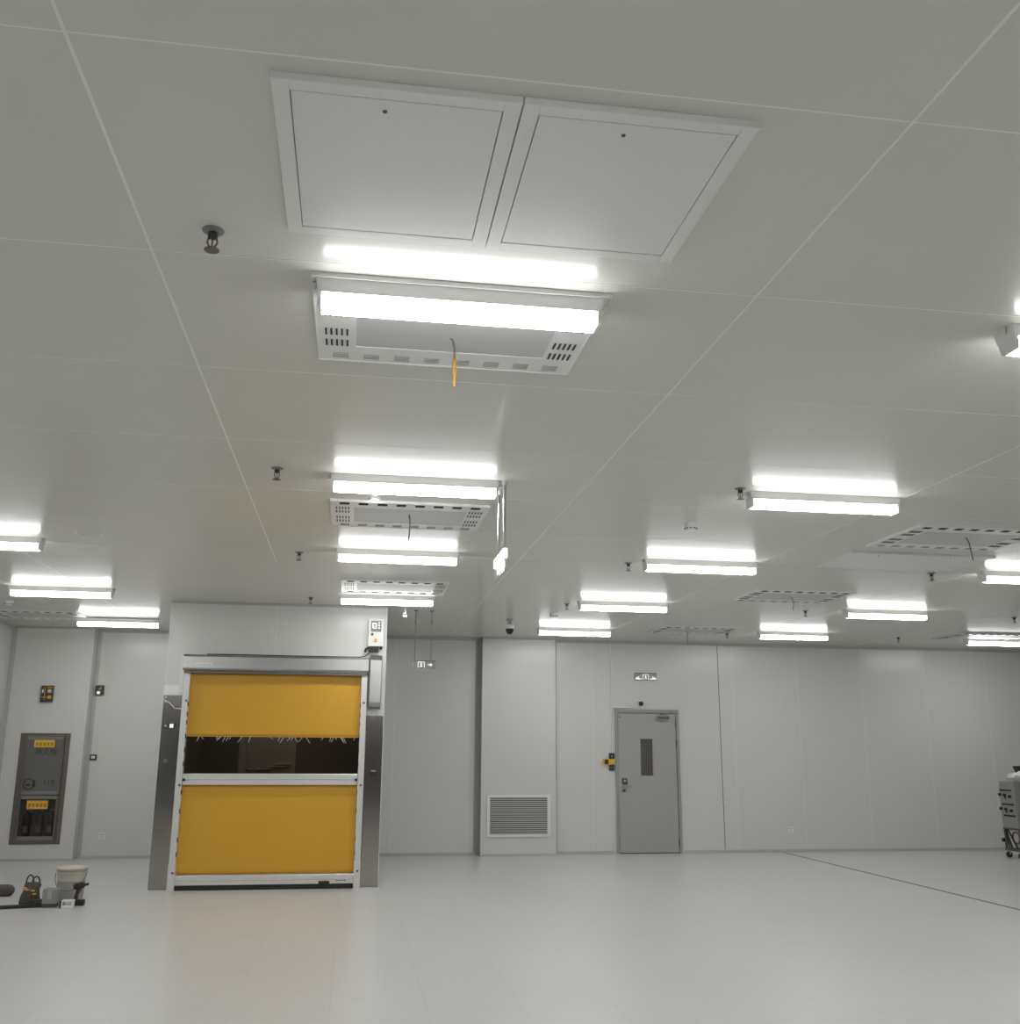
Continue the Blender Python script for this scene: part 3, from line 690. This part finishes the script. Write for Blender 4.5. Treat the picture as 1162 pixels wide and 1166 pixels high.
# cables dangling out of vents
def cable(pts, lab, yellow=None):
    t = thing('hanging_cable', lab, 'cable', pts[0], 'cables hanging from vent panels')
    MB().tube(pts if not yellow else pts[:yellow+1], .0042, 8).build('sheath', M_WIRECAB, t)
    if yellow:
        q = pts[yellow:]
        MB().tube(q, .006, 8).build('yellow_end', M_YCAB, t)
        MB().tube([(p[0]+.006, p[1], p[2]+.02) for p in q[:-1]], .004, 6).build('yellow_end', M_YCAB, t)
cable([(.325, 3.79, H-.006), (.333, 3.79, H-.010), (.343, 3.785, H-.022), (.350, 3.78, 3.09), (.350, 3.78, 3.04), (.346, 3.78, 3.00), (.352, 3.78, 2.97), (.349, 3.78, 2.945), (.352, 3.78, 2.925)], 'dangling cable with a yellow end below the nearest lamp', 4)
cable([(.345, 7.0, H-.006), (.352, 7.0, 3.10), (.352, 7.0, 3.03), (.347, 7.0, 2.95)], 'thin grey cable dangling from the second vent, left of the hanging lit sign')
cable([(4.64, 7.0, H-.006), (4.68, 7.0, H-.008), (4.705, 7.0, 3.10), (4.715, 7.0, 3.03), (4.725, 7.0, 2.955)], 'thin dark cable dangling from the vent panel at the right edge')
cable([(4.65, 10.2, H-.006), (4.68, 10.2, H-.014), (4.70, 10.2, 3.07), (4.69, 10.2, 2.99)], 'thin dark cable dangling from the vent left of the second-row lamp')
cable([(4.56, 13.4, H-.006), (4.575, 13.4, 3.08), (4.575, 13.4, 2.94)], 'thin dark cable dangling from the vent above the steel door')

# ------------------------------------------------------------------ sprinklers
def make_sprinkler():
    t = thing('fire_sprinkler', 'x', 'sprinkler', (0, 0, 0), 'pendent sprinklers on the ceiling')
    MB().lathe([(.036, 0), (.034, -.005), (.022, -.009), (.014, -.010)][::-1], 0, 0, 20).build('escutcheon', M_ESC, t)
    MB().lathe([(.011, -.030), (.016, -.026), (.016, -.010), (.013, -.008)], 0, 0, 14).build('body', M_BLACKP, t)
    MB().tube([(-.013, 0, -.028), (-.016, 0, -.045), (-.004, 0, -.066)], .003, 6).tube([(.013, 0, -.028), (.016, 0, -.045), (.004, 0, -.066)], .003, 6).build('frame_arms', M_DARKM, t)
    MB().tube([(0, 0, -.03), (0, 0, -.062)], .0028, 6).build('glass_bulb', M_DARKM, t)
    MB().lathe([(.024, -.072), (.025, -.069), (.006, -.066)], 0, 0, 14).build('deflector', M_DARKM, t)
    return t
s0 = make_sprinkler(); su = [False]
for x, y, lab in ((-.512, 3.07, 'nearest dark sprinkler, left of the double hatch and first lamp'),
                  (-.507, 5.95, 'dark sprinkler left of the second lamp, second in the left row'),
                  (-.508, 8.65, 'dark sprinkler left of the third lamp above the booth'),
                  (-.512, 11.35, 'dark sprinkler right above the top of the booth'),
                  (2.41, 5.92, 'dark sprinkler at the left end of the large lamp in the middle column'),
                  (2.412, 8.62, 'dark sprinkler left of the lamp behind the smoke detector'),
                  (2.41, 11.28, 'dark sprinkler near the small round detector above the pier'),
                  (5.36, 8.60, 'dark sprinkler behind the far double hatch, left of the edge lamp'),
                  (5.35, 11.30, 'dark sprinkler between the flat vent and the second-row lamp on the right'),
                  (5.29, 13.75, 'dark sprinkler left of the back lamp, above the steel door side'),
                  (7.96, 13.78, 'dark sprinkler by the back wall between the two right-hand back lamps'),
                  (8.14, 11.35, 'dark sprinkler at the right edge above the far right lamp')):
    o = s0 if not su[0] else copy_tree(s0); su[0] = True
    o.location = (x, y, H); o['label'] = lab

# smoke detectors
def detector(x, y, lab, r=.045):
    t = thing('smoke_detector', lab, 'smoke detector', (x, y, H))
    MB().lathe([(r*1.1, H), (r*1.1, H-.012), (r, H-.014), (r, H-.03), (r*.95, H-.035)][::-1], x, y, 24).build('base', M_WHITE, t)
    MB().lathe([(r*.5, H-.055), (r*.88, H-.048), (r*.92, H-.034), (r*.9, H-.03)], x, y, 24).build('cap', M_WHITE, t)
    s = MB()
    for k in range(10):
        a = 2*PI*k/10; s.box(x+r*.93*math.cos(a)-.006, x+r*.93*math.cos(a)+.006, y+r*.93*math.sin(a)-.006, y+r*.93*math.sin(a)+.006, H-.043, H-.036)
    s.build('vents', M_DARKGAP, t)
detector(2.432, 6.96, 'white smoke detector in front of the middle column lamps')
detector(2.42, 12.1, 'small white detector near the lamp above the pier', .05)
detector(-4.0, 12.3, 'small white detector at the left edge above the fire cabinet')
t = thing('ceiling_ring', 'thin white ring flush in the ceiling left of the lamps', 'ceiling speaker', (-2.11, 8.14, H))
rr = MB(); seg = 32
for k in range(seg):
    a0, a1 = 2*PI*k/seg, 2*PI*(k+1)/seg
    vs = [(-2.11+r*math.cos(a), 8.14+r*math.sin(a), z) for z in (H, H-.006) for a, r in ((a0, .108), (a1, .108), (a1, .094), (a0, .094))]
    rr.add(vs, [(0, 1, 2, 3), (4, 5, 6, 7), (0, 1, 5, 4), (2, 3, 7, 6)])
rr.build('rim', M_SEAM, t)
MB().lathe([(.093, H-.002), (.093, H)], -2.11, 8.14, 32).build('cover', M_CEIL, t)

t = thing('security_camera', 'white dome security camera with black lens hanging above the pier', 'security camera', (1.975, 12.8, H))
cx, cy = 1.975, 12.8
MB().lathe([(.045, H), (.045, H-.02), (.025, H-.03), (.022, H-.06), (.05, H-.075)][::-1], cx, cy, 20).build('mount', M_GREYPL, t)
MB().lathe([(.053, H-.075), (.055, H-.08), (.055, H-.125), (.052, H-.128)][::-1], cx, cy, 24).build('housing', M_WHITE, t)
MB().lathe([(.005, H-.20), (.025, H-.195), (.042, H-.175), (.051, H-.15), (.052, H-.128)], cx, cy, 24).build('dome', M_BLACK, t)

for x, y, lab in ((.611, 12.66, 'small bright round spot lamp on the ceiling right of the booth'), (.09, 6.60, 'small bright spot lamp at the front edge of the second vent panel')):
    t = thing('spot_lamp', lab, 'spot lamp', (x, y, H))
    MB().lathe([(.03, H-.012), (.038, H-.008), (.04, H)], x, y, 20).build('rim', M_WHITE, t)
    MB().lathe([(.008, H-.020), (.018, H-.018), (.022, H-.014), (.022, H-.012)], x, y, 16).build('bulb', M_SPOT, t)

# ------------------------------------------------------------------ things on the floor, left
bx, by = -2.74, 11.25
t = thing('bucket', 'white translucent plastic bucket with a grey lower half and handle, behind the drill', 'bucket', (bx, by, 0))
MB().lathe([(.118, 0), (.122, .01), (.133, .17), (.135, .19)], bx, by, 32).build('lower_part', M_BUCKETD, t)
MB().lathe([(.136, .19), (.147, .30), (.155, .30), (.155, .315), (.147, .318), (.138, .317), (.128, .20)], bx, by, 32).build('upper_part', M_BUCKET, t)
MB().lathe([(.149, .262), (.156, .262), (.156, .27), (.149, .27)], bx, by, 32).build('rim_band', M_BUCKET, t)
hp = [(bx+.15*math.cos(a), by-.155*math.sin(a)-.01, .265-.16*math.sin(a)) for a in [PI*k/14 for k in range(15)]]
MB().tube(hp, .004, 6).build('wire_handle', M_DARKM, t)

t = thing('tool_bag', 'dark brown canvas tool bag with two upright loop handles', 'tool bag', (-3.03, 10.9, 0))
g = MB()
prof = [(0, .085, .07), (.04, .095, .08), (.09, .085, .07), (.15, .072, .06), (.19, .076, .045), (.215, .06, .03)]
vs = []; sg = 20
for z, a, b_ in prof:
    for k in range(sg):
        th = 2*PI*k/sg; w_ = 1+.08*math.sin(5*th+z*30)
        vs.append((-3.03+a*w_*math.cos(th)+.12*z, 10.9+b_*w_*math.sin(th), z))
fs = [(i*sg+k, i*sg+(k+1) % sg, (i+1)*sg+(k+1) % sg, (i+1)*sg+k) for i in range(len(prof)-1) for k in range(sg)]+[tuple(range(sg)), tuple(range(len(vs)-sg, len(vs)))]
g.add(vs, fs, 0, True); g.build('bag_body', M_CLOTH, t)
for dx, dy, hh in ((-.01, -.02, .085), (.035, .02, .065)):
    pts = [(-3.03+dx+.035*math.cos(a)+.01, 10.9+dy, .20+hh*math.sin(a)) for a in [PI*k/10 for k in range(11)]]
    MB().tube(pts, .008, 8).build('handle_loop', M_PIPE, t)
st = MB()
for a, b_, z in ((-3.075, -3.04, .165), (-3.055, -3.02, .15), (-3.0, -2.965, .14), (-2.98, -2.95, .11)): st.box(a, b_, 10.822, 10.832, z, z+.012)
st.build('yellow_trim', M_STICK, t)

t = thing('small_carton', 'grey plastic wrapped box between the tool bag and the bucket', 'box', (-2.80, 10.80, 0))
MB().box(-2.862, -2.738, 10.74, 10.86, 0, .035).build('dark_base', M_CLOTH, t, .004)
MB().box(-2.866, -2.734, 10.735, 10.865, .035, .168).build('box_body', M_BOXG, t, .006)
MB().box(-2.82, -2.78, 10.733, 10.735, .08, .165).build('label_patch', M_GREYPL, t)

t = thing('power_drill', 'black cordless drill standing upright before the bucket', 'drill', (-2.55, 10.86, 0))
MB().box(-2.60, -2.505, 10.825, 10.895, 0, .055).build('battery', M_BLACK, t, .008)
MB().tube([(-2.585, 10.86, .05), (-2.582, 10.86, .10), (-2.562, 10.86, .165)], .020, 12, r_list=[.022, .018, .022]).build('grip', M_BLACKP, t)
bd = MB().tube([(-2.615, 10.86, .170), (-2.60, 10.86, .175), (-2.53, 10.86, .188), (-2.515, 10.86, .19)], .03, 14, r_list=[.022, .031, .029, .020])
bd.tube([(-2.515, 10.86, .19), (-2.48, 10.86, .197)], .012, 10); bd.build('motor_head', M_BLACK, t)
MB().box(-2.548, -2.54, 10.85, 10.87, .13, .155).build('trigger', M_DARKM, t)

t = thing('charger_case', 'small white open frame case on the floor in front of the drill', 'case', (-2.615, 10.70, 0))
g = MB().box(-2.668, -2.655, 10.66, 10.74, 0, .075).box(-2.575, -2.562, 10.66, 10.74, 0, .075).box(-2.655, -2.575, 10.66, 10.74, .062, .075).box(-2.655, -2.575, 10.66, 10.74, 0, .03)
g.build('case_body', M_WHITE, t, .003)
MB().box(-2.69, -2.672, 10.68, 10.73, 0, .07).build('black_strap', M_BLACKP, t)

t = thing('foam_roll', 'dark round ended roll lying on the floor at the left edge', 'roll', (-3.55, 11.6, 0))
MB().tube([(-3.86, 11.62, .058), (-3.43, 11.58, .058), (-3.395, 11.577, .058), (-3.375, 11.575, .058)], .058, 20, r_list=[.058, .058, .050, .028]).build('roll_body', M_PIPE, t)
MB().tube([(-3.80, 11.615, .058), (-3.78, 11.613, .058)], .060, 20).build('tie_band', M_BLACKP, t)
t = thing('black_strip', 'flat black bar lying on the floor below the tool bag', 'bar', (-3.1, 10.68, 0))
MB().prism([(-3.55, 10.60), (-3.55, 10.66), (-3.0, 10.80), (-2.86, 10.80), (-2.85, 10.76), (-3.0, 10.74)], 'z', 0, .03).build('bar', M_BLACK, t, .004)
MB().prism([(-2.98, 10.765), (-2.865, 10.765), (-2.865, 10.785), (-2.98, 10.785)], 'z', .03, .075).build('raised_end', M_BLACKP, t, .004)

# ------------------------------------------------------------------ cart at right
cx0, cx1, cy0, cy1 = 9.60, 10.20, 13.80, 14.16
t = thing('equipment_cart', 'grey wheeled equipment cart with slotted cabinet at the right edge', 'cart', ((cx0+cx1)/2, (cy0+cy1)/2, 0))
MB().box(cx0, cx1, cy0, cy1, .425, 1.085).build('cabinet_body', M_CARTG, t, .006)
MB().box(cx0+.09, cx1, cy0-.012, cy0, .44, 1.07).build('side_rack', M_CARTB, t, .004)
for z, ya, yb in ((.955, 13.88, 14.15), (.755, 13.86, 14.12), (.595, 13.84, 14.10)):
    MB().box(cx0-.008, cx0, ya, yb, z-.012, z+.012).build('slot', M_BLACK, t)
for z in (.885, .685):
    for y, dz in ((14.14, .005), (14.03, 0), (13.91, -.015)):
        MB().tube([(cx0, y, z+dz), (cx0-.03, y, z+dz)], .021, 12).build('knob', M_BLACK, t)
    MB().box(cx0-.012, cx0, 14.02, 14.04, z-.05, z-.02).build('latch', M_BLACK, t)
for z, h_ in ((.80, .06), (.70, .012), (.64, .012), (.57, .02), (.98, .012)):
    MB().box(cx0+.10, cx1, cy0-.018, cy0-.012, z-h_, z+h_).build('rack_slot', M_BLACK, t)
fr = MB()
for x in (cx0+.005, 9.88, cx1-.03):
    for y in (cy0+.003, cy1-.03): fr.box(x, x+.026, y, y+.026, .10, .425)
for z in (.395, .10):
    fr.box(cx0, cx1, cy0, cy0+.03, z, z+.03).box(cx0, cx1, cy1-.03, cy1, z, z+.03).box(cx0, cx0+.03, cy0+.03, cy1-.03, z, z+.03)
fr.build('lower_frame', M_CARTB, t)
br = MB().tube([(cx0-.006, 14.09, .40), (cx0-.006, 13.98, .14)], .013, 8).tube([(cx0-.006, 14.05, .40), (cx0-.006, 13.86, .16)], .012, 8).tube([(cx0-.006, 14.11, .40), (cx0-.006, 14.04, .14)], .011, 8); br.build('brace', M_BLACK, t)
hz = [(cx0+.03, 13.92+.08*math.cos(a), .29+.08*math.sin(a)) for a in [2*PI*k/18 for k in range(19)]]
MB().tube(hz, .012, 8).build('coiled_hose', M_CARTB, t)
MB().box(cx0-.03, cx0+.005, 14.14, 14.18, .22, .27).build('side_knob', M_BLACK, t)
for x in (cx0+.03, 9.88, cx1-.06):
    for y in (cy0+.04, cy1-.04):
        c_ = MB().tube([(x, y-.014, .043), (x, y+.014, .043)], .043, 18).build('caster', M_BLACK, t)
        MB().box(x-.012, x+.012, y-.024, y+.024, .043, .10).build('fork', M_CHROME, c_)
# bag on top
t = thing('plastic_bag', 'crumpled white plastic bag lying on the cart at the right edge', 'bag', (9.86, 13.98, 1.086))
bm = bmesh.new(); bmesh.ops.create_icosphere(bm, subdivisions=4, radius=1)
from mathutils import noise
for v in bm.verts:
    n_ = 1+.22*noise.noise(v.co*2.1)+.1*noise.noise(v.co*5)
    v.co = Vector((v.co.x*.20*n_, v.co.y*.10*n_, max(-.0, (v.co.z*.5+.45)*.14*n_)))
    if v.co.z < .02: v.co.z = 0.0
me = bpy.data.meshes.new('bag_body'); bm.to_mesh(me); bm.free(); me.materials.append(M_BAG)
for p in me.polygons: p.use_smooth = True
o = bpy.data.objects.new('bag_body', me); COL.objects.link(o); o.parent = t
t = thing('dark_sheet', 'dark angled sheet standing at the back of the cart', 'sheet', (10.0, 14.12, 1.086))
MB().prism([(9.83, 1.30), (10.15, 1.31), (10.15, 1.087), (9.93, 1.087)], 'y', 14.11, 14.125).build('sheet', M_BLACK, t)
MB().box(9.93, 10.15, 14.10, 14.14, 1.0865, 1.10).build('foot_strip', M_BLACKP, t)

# clean helper property
for o in bpy.data.objects:
    if '_o' in o: del o['_o']

# ------------------------------------------------------------------ camera
_m = math
p, r, y = 0.232373, 0.006283, 0.152682
fwd = Vector((_m.sin(y)*_m.cos(p), _m.cos(y)*_m.cos(p), _m.sin(p)))
rt = Vector((_m.cos(y), -_m.sin(y), 0)); up = rt.cross(fwd)
R_ = _m.cos(r)*rt+_m.sin(r)*up; U_ = -_m.sin(r)*rt+_m.cos(r)*up
cam = bpy.data.cameras.new('camera'); co = bpy.data.objects.new('camera', cam); COL.objects.link(co)
mw = Matrix(((R_.x, U_.x, -fwd.x, 0), (R_.y, U_.y, -fwd.y, 0), (R_.z, U_.z, -fwd.z, 1.514), (0, 0, 0, 1)))
co.matrix_world = mw
cam.sensor_fit = 'HORIZONTAL'; cam.sensor_width = 36; cam.lens = 1137.1*36/1162; cam.clip_start = .05
SC.camera = co

# ------------------------------------------------------------------ world and view
w = bpy.data.worlds.new('world'); SC.world = w; w.use_nodes = True
w.node_tree.nodes['Background'].inputs[0].default_value = (.5, .5, .5, 1); w.node_tree.nodes['Background'].inputs[1].default_value = .05
SC.view_settings.view_transform = 'Standard'; SC.view_settings.look = 'None'; SC.view_settings.gamma = 1
SC.view_settings.use_curve_mapping = False
SC.view_settings.exposure = 0.87
SC.cycles.use_denoising = True
SC.cycles.max_bounces = 10; SC.cycles.diffuse_bounces = 6; SC.cycles.glossy_bounces = 4
SC.cycles.sample_clamp_indirect = 6
